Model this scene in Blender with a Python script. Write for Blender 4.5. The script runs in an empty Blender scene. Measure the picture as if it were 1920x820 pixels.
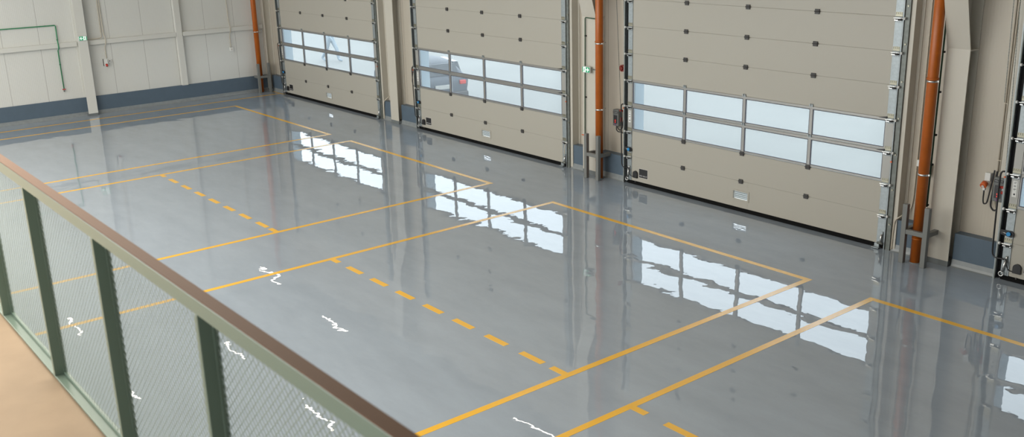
import bpy, bmesh, math, random
from mathutils import Vector, Matrix
random.seed(7)
PI = math.pi
SC = bpy.context.scene
COL = SC.collection

# ------------------------------------------------------------------ camera
def set_camera():
    yaw, pit, rol = math.radians(51.599), math.radians(-16.999), math.radians(-1.57)
    f = Vector((-math.sin(yaw)*math.cos(pit), math.cos(yaw)*math.cos(pit), math.sin(pit)))
    rt = Vector((math.cos(yaw), math.sin(yaw), 0)); up = rt.cross(f)
    c, s = math.cos(rol), math.sin(rol)
    r2 = rt*c+up*s; u2 = up*c-rt*s
    cam = bpy.data.cameras.new('camera'); cam.sensor_width = 36; cam.lens = 1866.95/1920*36
    cam.clip_start = 0.05; cam.clip_end = 400
    cam.dof.use_dof = True; cam.dof.focus_distance = 17.5; cam.dof.aperture_fstop = 4.0
    o = bpy.data.objects.new('camera', cam); COL.objects.link(o)
    m = Matrix((r2, u2, -f)).transposed().to_4x4(); m.translation = Vector((14.5696, -14.8285, 5.5919))
    o.matrix_world = m; SC.camera = o
set_camera()
SC.view_settings.view_transform = 'Standard'; SC.view_settings.look = 'None'
SC.view_settings.gamma = 1; SC.view_settings.use_curve_mapping = False
SC.view_settings.exposure = 0.0

# ------------------------------------------------------------------ world: bright overcast sky
w = bpy.data.worlds.new('sky'); SC.world = w; w.use_nodes = True
bg = w.node_tree.nodes['Background']; bg.inputs[0].default_value = (0.84, 0.92, 0.985, 1); bg.inputs[1].default_value = 3.5

# unseen fill lamps, added to light the hall from behind and above
def area(name, loc, rot, sx, sy, power, col):
    l = bpy.data.lights.new(name, 'AREA'); l.shape = 'RECTANGLE'; l.size = sx; l.size_y = sy
    l.energy = power; l.color = col
    o = bpy.data.objects.new(name, l); COL.objects.link(o); o.location = loc; o.rotation_euler = rot
    return o
area('front_fill', (-2.5, -23.6, 4.7), (math.radians(90), 0, 0), 23, 3.6, 1150, (1.0, 0.965, 0.89))  # added lamp behind the camera, lights the door wall and left wall
area('roof_fill', (-1.5, -12.8, 6.72), (0, 0, 0), 23, 5.0, 1600, (1.0, 0.945, 0.85))          # added lamp over the mezzanine edge, brightens the foreground floor

# ------------------------------------------------------------------ materials
MATS = {}
def mat(name, col, rough=0.5, metal=0.0, spec=0.5, noise=0.0, nscale=8.0, bump=0.0, bscale=60.0, emit=None, estr=1.0, coat=0.0):
    if name in MATS: return MATS[name]
    m = bpy.data.materials.new(name); m.use_nodes = True; nt = m.node_tree
    b = nt.nodes['Principled BSDF']
    b.inputs['Base Color'].default_value = (*col, 1); b.inputs['Roughness'].default_value = rough
    b.inputs['Metallic'].default_value = metal; b.inputs['Specular IOR Level'].default_value = spec
    b.inputs['Coat Weight'].default_value = coat
    if emit:
        b.inputs['Emission Color'].default_value = (*emit, 1); b.inputs['Emission Strength'].default_value = estr
    if noise or bump:
        tc = nt.nodes.new('ShaderNodeTexCoord')
    if noise:
        n = nt.nodes.new('ShaderNodeTexNoise'); n.inputs['Scale'].default_value = nscale; n.inputs['Detail'].default_value = 5
        r = nt.nodes.new('ShaderNodeMapRange'); r.inputs['From Min'].default_value = 0.3; r.inputs['From Max'].default_value = 0.7
        r.inputs['To Min'].default_value = 1-noise; r.inputs['To Max'].default_value = 1+noise
        mx = nt.nodes.new('ShaderNodeMix'); mx.data_type = 'RGBA'; mx.blend_type = 'MULTIPLY'; mx.inputs[0].default_value = 1
        mx.inputs[6].default_value = (*col, 1)
        nt.links.new(tc.outputs['Object'], n.inputs['Vector']); nt.links.new(n.outputs['Fac'], r.inputs[0])
        nt.links.new(r.outputs[0], mx.inputs[7]); nt.links.new(mx.outputs[2], b.inputs['Base Color'])
    if bump:
        n2 = nt.nodes.new('ShaderNodeTexNoise'); n2.inputs['Scale'].default_value = bscale
        bp = nt.nodes.new('ShaderNodeBump'); bp.inputs['Strength'].default_value = bump; bp.inputs['Distance'].default_value = 0.002
        nt.links.new(tc.outputs['Object'], n2.inputs['Vector']); nt.links.new(n2.outputs['Fac'], bp.inputs['Height'])
        nt.links.new(bp.outputs[0], b.inputs['Normal'])
    MATS[name] = m
    return m

def epoxy(name, col, var=0.07, rough=0.008, ior=1.82):
    """clear-coated poured floor: gentle waves in the surface distort what it mirrors"""
    m = bpy.data.materials.new(name); m.use_nodes = True; nt = m.node_tree; N = nt.nodes; L = nt.links
    b = N['Principled BSDF']; b.inputs['Roughness'].default_value = rough
    b.inputs['IOR'].default_value = ior
    g = N.new('ShaderNodeNewGeometry')
    # cloudy trowel variation
    mp = N.new('ShaderNodeMapping'); mp.inputs['Scale'].default_value = (0.55, 1.6, 1); mp.inputs['Rotation'].default_value = (0, 0, 0.5)
    n1 = N.new('ShaderNodeTexNoise'); n1.inputs['Scale'].default_value = 1.3; n1.inputs['Detail'].default_value = 8; n1.inputs['Roughness'].default_value = 0.65
    r1 = N.new('ShaderNodeMapRange'); r1.inputs['From Min'].default_value = 0.3; r1.inputs['From Max'].default_value = 0.7
    r1.inputs['To Min'].default_value = 1-var; r1.inputs['To Max'].default_value = 1+var
    mx = N.new('ShaderNodeMix'); mx.data_type = 'RGBA'; mx.blend_type = 'MULTIPLY'; mx.inputs[0].default_value = 1; mx.inputs[6].default_value = (*col, 1)
    L.new(g.outputs['Position'], mp.inputs[0]); L.new(mp.outputs[0], n1.inputs['Vector']); L.new(n1.outputs['Fac'], r1.inputs[0])
    L.new(r1.outputs[0], mx.inputs[7]); L.new(mx.outputs[2], b.inputs['Base Color'])
    # waves
    n2 = N.new('ShaderNodeTexNoise'); n2.inputs['Scale'].default_value = 1.5; n2.inputs['Detail'].default_value = 1.5
    n3 = N.new('ShaderNodeTexNoise'); n3.inputs['Scale'].default_value = 7.0; n3.inputs['Detail'].default_value = 1
    a = N.new('ShaderNodeMath'); a.operation = 'MULTIPLY_ADD'; a.inputs[1].default_value = 0.10
    L.new(g.outputs['Position'], n2.inputs['Vector']); L.new(g.outputs['Position'], n3.inputs['Vector'])
    L.new(n3.outputs['Fac'], a.inputs[0]); L.new(n2.outputs['Fac'], a.inputs[2])
    bp = N.new('ShaderNodeBump'); bp.inputs['Strength'].default_value = 1.0; bp.inputs['Distance'].default_value = 0.0042
    L.new(a.outputs[0], bp.inputs['Height']); L.new(bp.outputs[0], b.inputs['Normal'])
    return m

def cladding(name, col, axis, origin, period, rough=0.45):
    """sandwich panels with fine vertical ribs and a seam every panel width"""
    m = bpy.data.materials.new(name); m.use_nodes = True; nt = m.node_tree; N = nt.nodes; L = nt.links
    b = N['Principled BSDF']; b.inputs['Roughness'].default_value = rough
    g = N.new('ShaderNodeNewGeometry'); s = N.new('ShaderNodeSeparateXYZ'); L.new(g.outputs['Position'], s.inputs[0])
    v = s.outputs[axis]
    def math_(op, a, bb=None):
        q = N.new('ShaderNodeMath'); q.operation = op
        for i, x in enumerate((a, bb)):
            if x is None: continue
            if isinstance(x, (int, float)): q.inputs[i].default_value = x
            else: L.new(x, q.inputs[i])
        return q.outputs[0]
    ph = math_('FRACT', math_('DIVIDE', math_('SUBTRACT', v, origin), period))
    d = math_('MULTIPLY', math_('MINIMUM', ph, math_('SUBTRACT', 1.0, ph)), period)      # distance to seam
    seam = math_('LESS_THAN', d, 0.005)
    wv = math_('SINE', math_('MULTIPLY', v, 2*PI/0.05))
    wv2 = math_('SINE', math_('MULTIPLY', v, 2*PI/0.25))
    rib = math_('ADD', math_('MULTIPLY', wv, 0.5), math_('MULTIPLY', wv2, 0.3))
    mx = N.new('ShaderNodeMix'); mx.data_type = 'RGBA'; L.new(seam, mx.inputs[0])
    mx.inputs[6].default_value = (*col, 1); mx.inputs[7].default_value = (col[0]*.5, col[1]*.48, col[2]*.46, 1)
    L.new(mx.outputs[2], b.inputs['Base Color'])
    bp = N.new('ShaderNodeBump'); bp.inputs['Strength'].default_value = 0.45; bp.inputs['Distance'].default_value = 0.0024
    L.new(rib, bp.inputs['Height']); L.new(bp.outputs[0], b.inputs['Normal'])
    return m

def glass_mat():
    """hazy scratched acrylic double pane"""
    m = bpy.data.materials.new('hazy_acrylic'); m.use_nodes = True; nt = m.node_tree; N = nt.nodes; L = nt.links
    N.remove(N['Principled BSDF']); out = N['Material Output']
    t = N.new('ShaderNodeBsdfTransparent'); t.inputs[0].default_value = (0.93, 0.955, 0.965, 1)
    tr = N.new('ShaderNodeBsdfTranslucent'); tr.inputs[0].default_value = (0.86, 0.92, 0.95, 1)
    gl = N.new('ShaderNodeBsdfGlossy'); gl.inputs['Roughness'].default_value = 0.03
    m1 = N.new('ShaderNodeMixShader'); geo = N.new('ShaderNodeNewGeometry'); hz = N.new('ShaderNodeMapRange'); hz.inputs['To Min'].default_value = 0.10; hz.inputs['To Max'].default_value = 0.0; L.new(geo.outputs['Backfacing'], hz.inputs[0]); L.new(hz.outputs[0], m1.inputs[0])
    L.new(t.outputs[0], m1.inputs[1]); L.new(tr.outputs[0], m1.inputs[2])
    fr = N.new('ShaderNodeLayerWeight'); pw = N.new('ShaderNodeMath'); pw.operation = 'POWER'; pw.inputs[1].default_value = 8.0; L.new(fr.outputs['Facing'], pw.inputs[0])
    m2 = N.new('ShaderNodeMixShader'); fm = N.new('ShaderNodeMath'); fm.operation = 'MULTIPLY'; iv = N.new('ShaderNodeMath'); iv.operation = 'SUBTRACT'; iv.inputs[0].default_value = 1.0; L.new(geo.outputs['Backfacing'], iv.inputs[1]); L.new(pw.outputs[0], fm.inputs[0]); L.new(iv.outputs[0], fm.inputs[1]); L.new(fm.outputs[0], m2.inputs[0]); L.new(m1.outputs[0], m2.inputs[1]); L.new(gl.outputs[0], m2.inputs[2])
    L.new(m2.outputs[0], out.inputs[0])
    return m

M_FLOOR = epoxy('grey_epoxy', (0.322, 0.370, 0.425))
M_YEL = epoxy('yellow_epoxy_paint', (0.86, 0.47, 0.035), 0.03, 0.24, 2.15)
M_CLADL = cladding('wall_panel_left', (0.72, 0.72, 0.685), 1, -1.042, 1.0165)
M_CLADB = cladding('wall_panel_back', (0.54, 0.49, 0.41), 0, 7.14, 1.006)
M_DADO = mat('blue_grey_plinth_paint', (0.10, 0.142, 0.187), 0.45, noise=0.04, nscale=5, bump=0.15)
M_COVE = mat('grey_cove', (0.25, 0.27, 0.275), 0.3, noise=0.08, nscale=9)
M_STEEL = mat('painted_steel_grey_white', (0.60, 0.565, 0.49), 0.42)
M_STEELW = mat('painted_steel_white', (0.70, 0.695, 0.65), 0.42)
M_PANEL = mat('door_panel_grey_white', (0.47, 0.445, 0.385), 0.42, bump=0.12, bscale=160)
M_GALV = mat('galvanised_steel', (0.36, 0.40, 0.415), 0.42, 0.55, noise=0.12, nscale=22)
M_GALVD = mat('dull_galvanised_steel', (0.20, 0.215, 0.20), 0.5, 0.5, noise=0.15, nscale=16)
M_ALU = mat('anodised_aluminium', (0.36, 0.352, 0.335), 0.35, 0.5)
M_CAPW = mat('white_end_cap', (0.42, 0.415, 0.39), 0.4, 0.2)
M_GASK = mat('black_rubber', (0.02, 0.02, 0.022), 0.6)
M_BLK = mat('black_plastic', (0.018, 0.018, 0.02), 0.4)
M_HINGE = mat('dark_grey_plastic', (0.055, 0.052, 0.05), 0.45)
M_BRASS = mat('zinc_yellow_hinge', (0.36, 0.345, 0.27), 0.35, 0.8, noise=0.15, nscale=60)
M_HOLEGAP = mat('hole_gap_black', (0.03, 0.03, 0.03), 0.8)
M_PIPE = mat('orange_pvc', (0.47, 0.112, 0.009), 0.36, noise=0.07, nscale=7)
M_CLAMP = mat('bright_zinc', (0.75, 0.75, 0.73), 0.25, 0.9)
M_GUARD = mat('grey_painted_guard_steel', (0.205, 0.21, 0.20), 0.4)
M_COND = mat('beige_pvc_conduit', (0.60, 0.54, 0.44), 0.4)
M_WPLAS = mat('white_plastic', (0.78, 0.78, 0.75), 0.4)
M_GREEN = mat('green_pipe', (0.035, 0.25, 0.11), 0.35)
M_GREEND = mat('dark_green_pipe', (0.03, 0.09, 0.045), 0.4)
M_RED = mat('red_plastic', (0.55, 0.04, 0.025), 0.35)
M_DRED = mat('dark_red_plastic', (0.22, 0.025, 0.015), 0.35)
M_ORNG = mat('orange_lens', (0.7, 0.13, 0.03), 0.3)
M_BLUE = mat('blue_plastic', (0.03, 0.28, 0.62), 0.3)
M_BOX = mat('grey_control_housing', (0.16, 0.17, 0.165), 0.42)
M_SGREEN = mat('exit_green', (0.0, 0.30, 0.12), 0.4, emit=(0.0, 0.35, 0.13), estr=0.35)
M_SWHITE = mat('exit_white', (0.85, 0.9, 0.87), 0.4, emit=(0.85, 1, 0.92), estr=0.45)
M_SCASE = mat('exit_case', (0.62, 0.70, 0.68), 0.25)
M_RAIL = mat('grey_green_rail_paint', (0.215, 0.29, 0.235), 0.25)
M_RAILTOP = mat('brown_handrail', (0.17, 0.088, 0.045), 0.6, spec=0.2)
M_MESH = mat('expanded_metal', (0.25, 0.31, 0.265), 0.38)
M_MEZZ = mat('beige_screed', (0.42, 0.305, 0.20), 0.7, noise=0.12, nscale=2.2)
M_CEIL = mat('ceiling_sheet', (0.42, 0.41, 0.37), 0.6)
M_LED = mat('led_strip', (1, 1, 1), 0.4, emit=(1.0, 0.90, 0.78), estr=26)
M_LAMPB = mat('lamp_body', (0.7, 0.7, 0.68), 0.4)
M_YARD = mat('pale_concrete_yard', (0.185, 0.187, 0.175), 0.8, noise=0.06, nscale=0.5)
M_OUTW = mat('outer_render', (0.30, 0.36, 0.40), 0.7)
M_GLASS = glass_mat()

# ------------------------------------------------------------------ mesh helpers
class MB:
    def __init__(s): s.bm = bmesh.new(); s.mats = []; s.cur = 0
    def m(s, material):
        if material not in s.mats: s.mats.append(material)
        s.cur = s.mats.index(material); return s
    def _tag(s, faces, smooth=False):
        for f in faces: f.material_index = s.cur; f.smooth = smooth
    def box(s, x0, x1, y0, y1, z0, z1, bev=0.0):
        vs = [s.bm.verts.new((x, y, z)) for x in (x0, x1) for y in (y0, y1) for z in (z0, z1)]
        F = [(0,1,3,2),(4,6,7,5),(0,4,5,1),(2,3,7,6),(0,2,6,4),(1,5,7,3)]
        fs = [s.bm.faces.new([vs[i] for i in f]) for f in F]
        s._tag(fs)
        if bev > 0:
            es = list({e for f in fs for e in f.edges})
            r = bmesh.ops.bevel(s.bm, geom=es, offset=bev, segments=2, affect='EDGES', profile=0.5)
            s._tag(r['faces'])
        return s
    def cyl(s, p0, p1, r, n=16, r1=None, cap=True):
        p0, p1 = Vector(p0), Vector(p1); d = (p1-p0).normalized()
        a = Vector((0,0,1)) if abs(d.z) < .9 else Vector((1,0,0))
        u = d.cross(a).normalized(); v = d.cross(u); r1 = r if r1 is None else r1
        A = [s.bm.verts.new(p0+(u*math.cos(t)+v*math.sin(t))*r) for t in [2*PI*i/n for i in range(n)]]
        B = [s.bm.verts.new(p1+(u*math.cos(t)+v*math.sin(t))*r1) for t in [2*PI*i/n for i in range(n)]]
        s._tag([s.bm.faces.new((A[i], A[(i+1)%n], B[(i+1)%n], B[i])) for i in range(n)], True)
        if cap: s._tag([s.bm.faces.new(A[::-1]), s.bm.faces.new(B)])
        return s
    def tube(s, pts, r, n=8, smooth_path=0):
        pts = [Vector(p) for p in pts]
        for _ in range(smooth_path):
            q = [pts[0]]
            for a, b in zip(pts, pts[1:]): q += [a*.75+b*.25, a*.25+b*.75]
            q.append(pts[-1]); pts = q
        rings = []; u = None
        for i, p in enumerate(pts):
            t = (pts[min(i+1, len(pts)-1)]-pts[max(i-1, 0)]).normalized()
            if u is None:
                a = Vector((0,0,1)) if abs(t.z) < .9 else Vector((1,0,0)); u = t.cross(a).normalized()
            u = (u-t*u.dot(t)).normalized(); v = t.cross(u)
            rings.append([s.bm.verts.new(p+(u*math.cos(2*PI*k/n)+v*math.sin(2*PI*k/n))*r) for k in range(n)])
        for A, B in zip(rings, rings[1:]):
            s._tag([s.bm.faces.new((A[i], A[(i+1)%n], B[(i+1)%n], B[i])) for i in range(n)], True)
        s._tag([s.bm.faces.new(rings[0][::-1]), s.bm.faces.new(rings[-1])])
        return s
    def prism(s, poly, axis, a, b):
        """polygon (2D list) extruded along axis from a to b; axis 'x': (y,z) 'y': (x,z) 'z': (x,y)"""
        def P(p, t): return {'x': (t, p[0], p[1]), 'y': (p[0], t, p[1]), 'z': (p[0], p[1], t)}[axis]
        A = [s.bm.verts.new(P(p, a)) for p in poly]; B = [s.bm.verts.new(P(p, b)) for p in poly]; n = len(poly)
        s._tag([s.bm.faces.new((A[i], A[(i+1)%n], B[(i+1)%n], B[i])) for i in range(n)]+[s.bm.faces.new(A[::-1]), s.bm.faces.new(B)])
        return s
    def build(s, name, material=None, parent=None, loc=None):
        bmesh.ops.recalc_face_normals(s.bm, faces=s.bm.faces)
        me = bpy.data.meshes.new(name); s.bm.to_mesh(me); s.bm.free()
        if material is not None and not s.mats: me.materials.append(material)
        for x in s.mats: me.materials.append(x)
        o = bpy.data.objects.new(name, me); COL.objects.link(o)
        if parent: o.parent = parent
        if loc: o.location = loc
        return o
def bx(x0, x1, y0, y1, z0, z1, bev=0.0): return MB().box(x0, x1, y0, y1, z0, z1, bev)
def empty(name, loc, label=None, cat=None, group=None, kind=None, rz=0):
    o = bpy.data.objects.new(name, None); COL.objects.link(o); o.location = loc; o.rotation_euler = (0, 0, rz); o.empty_display_size = 0.2
    return tag(o, label, cat, group, kind)
def tag(o, label=None, cat=None, group=None, kind=None):
    if label: o['label'] = label
    if cat: o['category'] = cat
    if group: o['group'] = group
    if kind: o['kind'] = kind
    return o
def inst(src, parent, loc=None, name=None):
    c = src.copy(); COL.objects.link(c); c.parent = parent
    if loc is not None: c.location = loc
    return c
def copy_tree(src, parent=None):
    c = src.copy(); COL.objects.link(c); c.parent = parent
    for ch in list(src.children): copy_tree(ch, c)
    return c
def text_mesh(name, txt, size, material, parent, loc, rot, depth=0.0006):
    cu = bpy.data.curves.new(name, 'FONT'); cu.body = txt; cu.size = size; cu.extrude = depth
    cu.align_x = 'CENTER'; cu.align_y = 'CENTER'; cu.resolution_u = 2
    t = bpy.data.objects.new(name, cu)
    me = bpy.data.meshes.new_from_object(t); bpy.data.objects.remove(t)
    me.materials.clear(); me.materials.append(material)
    o = bpy.data.objects.new(name, me); COL.objects.link(o); o.parent = parent; o.location = loc; o.rotation_euler = rot
    return o

# ------------------------------------------------------------------ dimensions
W = 5.85; SP = 8.05; DX = [-16.10, -8.02, 0.0, 8.06]           # door left edges
H1, HS = 0.605, 0.545                                          # first seam, section height
XL, XR, YF, ZC = -17.42, 22.0, -24.0, 6.9
YB = 0.20                                                       # inner face of back cladding
CX = [-17.19, -9.06, -1.01, 7.145]                               # right edge of each back column flange
CW = [0.225, 0.40, 0.42, 0.37]
ZT = 0.55                                                       # plinth height

# ------------------------------------------------------------------ floor and markings
fl = bx(XL-.3, XR+.3, YF-.3, 0.5, -0.25, 0.0).build('floor', M_FLOOR); tag(fl, kind='structure')
LW = 0.10; ZM = 0.0015; TIPY = -2.112
def strip(mb, x0, x1, y0, y1): mb.box(x0, x1, y0, y1, -0.002, ZM)
bays = [(-15.42, -9.24), (-8.205, -2.09), (-0.12, 6.05), (7.06, 13.2)]
FARY = [-20.0, -20.0, -20.0, -20.0]
for i, (a, b) in enumerate(bays):
    mb = MB()
    strip(mb, a, a+LW, -20, TIPY); strip(mb, b-LW, b, -20, TIPY); strip(mb, a+LW, b-LW, TIPY-LW, TIPY)
    o = mb.build('bay_outline', M_YEL, fl)
mb = MB(); strip(mb, -16.53, -16.43, -20, -0.10); strip(mb, -17.0, -16.22, -0.10, 0.0)
mb.build('border_line', M_YEL, fl)
dash_src = None
def dashes(x0, x1, end):
    global dash_src
    spans = []; x = x0+LW
    spans.append((x, x+0.21)); x += 0.21+0.30
    while x+0.45 < x1-LW-0.2: spans.append((x, x+0.452)); x += 0.764
    spans.append((x1-LW-0.26, x1-LW))
    for a, b in spans:
        m_ = MB(); strip(m_, a, b, -7.26, -7.16); m_.build('lane_dash', M_YEL, fl)
dashes(*bays[1], 0); dashes(*bays[2], 0); dashes(*bays[3], 0)

# ------------------------------------------------------------------ room shell
tag(bx(XL-.12, XL, YF, 0.5, 0, ZC).build('wall_left', M_CLADL), kind='structure')
mb = MB(); edges = [XL-.12]
for x0 in DX: edges += [x0+0.10, x0+W-0.10]
x_end = XR
segs = [(XL-.12, DX[0]-.10)]+[(DX[i]+W+.10, DX[i+1]-.10) for i in range(3)]+[(DX[3]+W+.10, XR)]
for a, b in segs: mb.box(a, b, YB, YB+.14, 0, ZC)
for x0 in DX: mb.box(x0-.10, x0+W+.10, YB, YB+.14, 5.0, ZC)
tag(mb.build('wall_back', M_CLADB), kind='structure')
tag(bx(XR, XR+.12, YF, 0.5, 0, ZC).build('wall_right', mat('bounce_dark_wall', (.10, .10, .09), .6)), kind='structure')  # unseen wall, coloured dark to keep bounce light off the railing posts
mb = MB().box(XL, XR, YF-.12, YF, 0, 2.6).box(XL, XR, YF-.12, YF, 6.6, ZC)
for k in range(9): xx = XL+k*(XR-XL-.3)/8; mb.box(xx, xx+.3, YF-.12, YF, 2.6, 6.6)
tag(mb.build('wall_front', M_CLADL), kind='structure')
tag(bx(XL-.1, XR+.1, YF-.1, 0.5, ZC, ZC+.12).build('ceiling', M_CEIL), kind='structure')
tag(bx(-13.2, 10.2, -15.4, -10.2, ZC-.16, ZC-.001).build('added_roof_panel', mat('added_panel_white', (.8, .8, .78), .5)), kind='structure')  # unseen roof panel, added to go with the fill lamp below it
# outer masonry reveals beside every opening
for i, x0 in enumerate(DX):
    mb = MB().box(x0-.10, x0+.035, .06, YB+.13, 0, 5.0).box(x0+W-.035, x0+W+.10, .06, YB+.13, 0, 5.0).box(x0-.10, x0+W+.10, .06, YB+.13, 4.9, 5.0)
    tag(mb.build('trim_%d' % (i+1), M_OUTW), kind='structure')

# plinths with cove foot
def plinth(mb, x0, x1, y0, y1):
    pass
mb = MB()
mb.m(M_DADO).box(XL, XL+.06, YF, 0.2, 0.10, ZT, 0.004)
mb.m(M_COVE).prism([(XL, 0), (XL+.11, 0), (XL+.085, 0.012), (XL+.07, 0.05), (XL+.0615, 0.11), (XL, 0.11)], 'y', YF, 0.2)
tag(mb.build('baseboard_left'), kind='structure')
mb = MB()
pl = [(XL+.05, DX[0]-.21), (DX[0]+W+.26, DX[1]-.21), (DX[1]+W+.26, DX[2]-.21), (DX[2]+W+.26, DX[3]-.21), (DX[3]+W+.26, XR)]
def dado_seg(a, b):
    if b-a < .02: return
    mb.m(M_DADO).box(a, b, 0.02, YB, 0.09, ZT, 0.004)
    mb.m(M_COVE).prism([(YB, 0), (-0.035, 0), (-0.01, 0.012), (0.005, 0.05), (0.0185, 0.12), (YB, 0.12)], 'x', a, b)
for (a, b), cx, cw in zip(pl, CX+[99], CW+[0]):
    if cx > 90: dado_seg(a, b); continue
    dado_seg(a, cx-cw-.01); dado_seg(cx+.02, b)
tag(mb.build('baseboard_back'), kind='structure')

# ------------------------------------------------------------------ steel frame
def back_column(cx, cw, label):
    r = empty('steel_column', (cx, 0, 0), label, 'column', 'portal frame columns between the doors')
    t = .016; zk = 3.46; yf = -0.07; slope = 0.30 if cx > -17 else 0.2
    zh = 4.35; yt = yf-slope*(zh-zk)
    mb = MB().m(M_STEEL)
    mb.prism([(yf, 0.0), (yf, zk), (yt, zh), (yt, 6.6), (yt+t, 6.6), (yt+t, zh), (yf+t, zk), (yf+t, 0.0)], 'x', -cw, 0)     # front flange
    mb.prism([(yf+t, 0.0), (yf+t, zk), (yt+t, zh), (yt+t, 6.6), (YB-.02, 6.6), (YB-.02, 0.0)], 'x', -cw/2-.006, -cw/2+.006)  # web
    mb.box(-cw, 0, YB-.018, YB-.002, 0, 6.6)                                                           # rear flange
    mb.build('column_shaft', None, r)
    mb = MB(); mb.box(-cw/2+.006, .006, yf+t, YB-.02, zk-.022, zk); mb.box(-cw+.004, -cw/2-.006, yf+t, YB-.02, zk-.012, zk)
    mb.build('stiffener_plate', M_STEEL, r)
    mb = MB(); mb.box(-cw-.003, .003, yf-.004, YB-.02, 0, .09, .002)
    mb.build('column_foot', mat('grey_foot_paint', (0.17, 0.185, 0.185), 0.4), r)
    return r
labs = ['corner steel column beside the left orange pipe', 'pale steel column between the first and second door from the left',
        'pale steel column behind the orange pipe between the second and third door', 'wide pale steel column right of the largest door, beside the nearest orange pipe']
for a, b, c in zip(CX, CW, labs): back_column(a, b, c)
# left wall column, girts, post
r = empty('steel_column', (XL+.15, -5.99, 0), 'pale steel column on the left wall carrying the green exit sign', 'column')
mb = MB(); mb.box(.10, .12, -.14, .14, 0.02, 6.7, .002); mb.box(-.15, .10, -.005, .005, 0, 6.7); mb.box(-.149, -.13, -.14, .14, 0, 6.7)
mb.build('column_shaft', M_STEELW, r)
bx(-.06, .123, -.143, .143, 0, .07, .002).build('column_foot', mat('grey_foot_paint', (0,0,0)), r)
def girt(y0, y1, label):
    o = bx(0, .12, y0-y0, y1-y0, 2.12, 2.26, .004).build('steel_girt', M_STEELW, None, (XL+.001, y0, 0)); tag(o, label, 'beam', 'horizontal girts on the left wall')
girt(-5.85, -3.07, 'horizontal girt on the left wall between the exit-sign column and the wall post')
girt(-14, -6.13, 'horizontal girt on the left wall, left of the exit-sign column')
girt(-2.86, -.09, 'horizontal girt on the left wall between the wall post and the left orange pipe')
tag(bx(0, .13, -.095, .095, ZT, 6.7, .004).build('wall_post', M_STEELW, None, (XL+.001, -2.965, 0)), 'thin vertical steel post standing on the left plinth between two girts', 'post')

# door jamb posts (right and left of every door)
n = 4
for i, x0 in enumerate(DX):
    a = x0+W+.255
    mb = MB().box(a-.003, a+.07, 0.0, YB, 0, 5.0, .002).box(a-.003, a+.12, YB-.02, YB-.001, ZT, 5.0)
    mb.box(x0-.335, x0-.20, 0.10, YB, ZT, 5.0, .002)
    mb.box(x0-.2, x0+W+.25, 0.08, YB, 5.0, 5.2)
    tag(mb.build('trim_%d' % (n+i+1), M_STEEL), kind='structure')

# ------------------------------------------------------------------ sectional doors
def hinge_mid():
    mb = MB().m(M_HINGE).box(-.045, .045, -.022, 0, -.045, -.003, .003).box(-.045, .045, -.022, 0, .001, .04, .003).cyl((-.05, -.02, 0), (.058, -.02, 0), .011, 10)
    return mb
def clip_mid():
    mb = MB().m(M_GALV).box(-.035, .035, -.02, 0, -.004, .022, .002).box(-.03, -.01, -.024, 0, .022, .045).box(.01, .03, -.024, 0, .022, .045).m(M_HOLEGAP).box(-.008, .008, -.0215, -.019, .004, .018)
    return mb
def roller(side):
    s = side
    mb = MB().m(M_BRASS).box(-.06, .06, -.016, -.012, .004, .075, .001).m(M_GALV).box(-.06, .06, -.018, -.012, -.085, -.004, .001)
    mb.m(M_HOLEGAP)
    for zz in (.062, .045, -.075):
        for k in range(4): mb.cyl((-.045+.03*k, -.0155 if zz > 0 else -.0175, zz), (-.045+.03*k, -.0175 if zz > 0 else -.0195, zz), .006, 8)
    mb.m(M_CLAMP).box(-.075, .055, -.055, -.016, -.026, -.012, .002).box(-.07, .055, -.036, -.03, -.062, -.046).m(M_HOLEGAP).box(-.05, .055, -.034, -.018, -.047, -.026).m(M_GALV)
    mb.m(M_HOLEGAP).box(s*.012-.005, s*.012+.043, -.056, -.030, -.058, -.026)  # near-black blocks put in the shade of the bracket's open gaps
    mb.m(M_CLAMP).cyl((s*-.07, -.04, -.022), (s*.13, -.04, -.022), .008, 10)
    mb.m(M_WPLAS).cyl((s*.10, -.04, -.022), (s*.128, -.04, -.022), .022, 14)
    return mb

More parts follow.
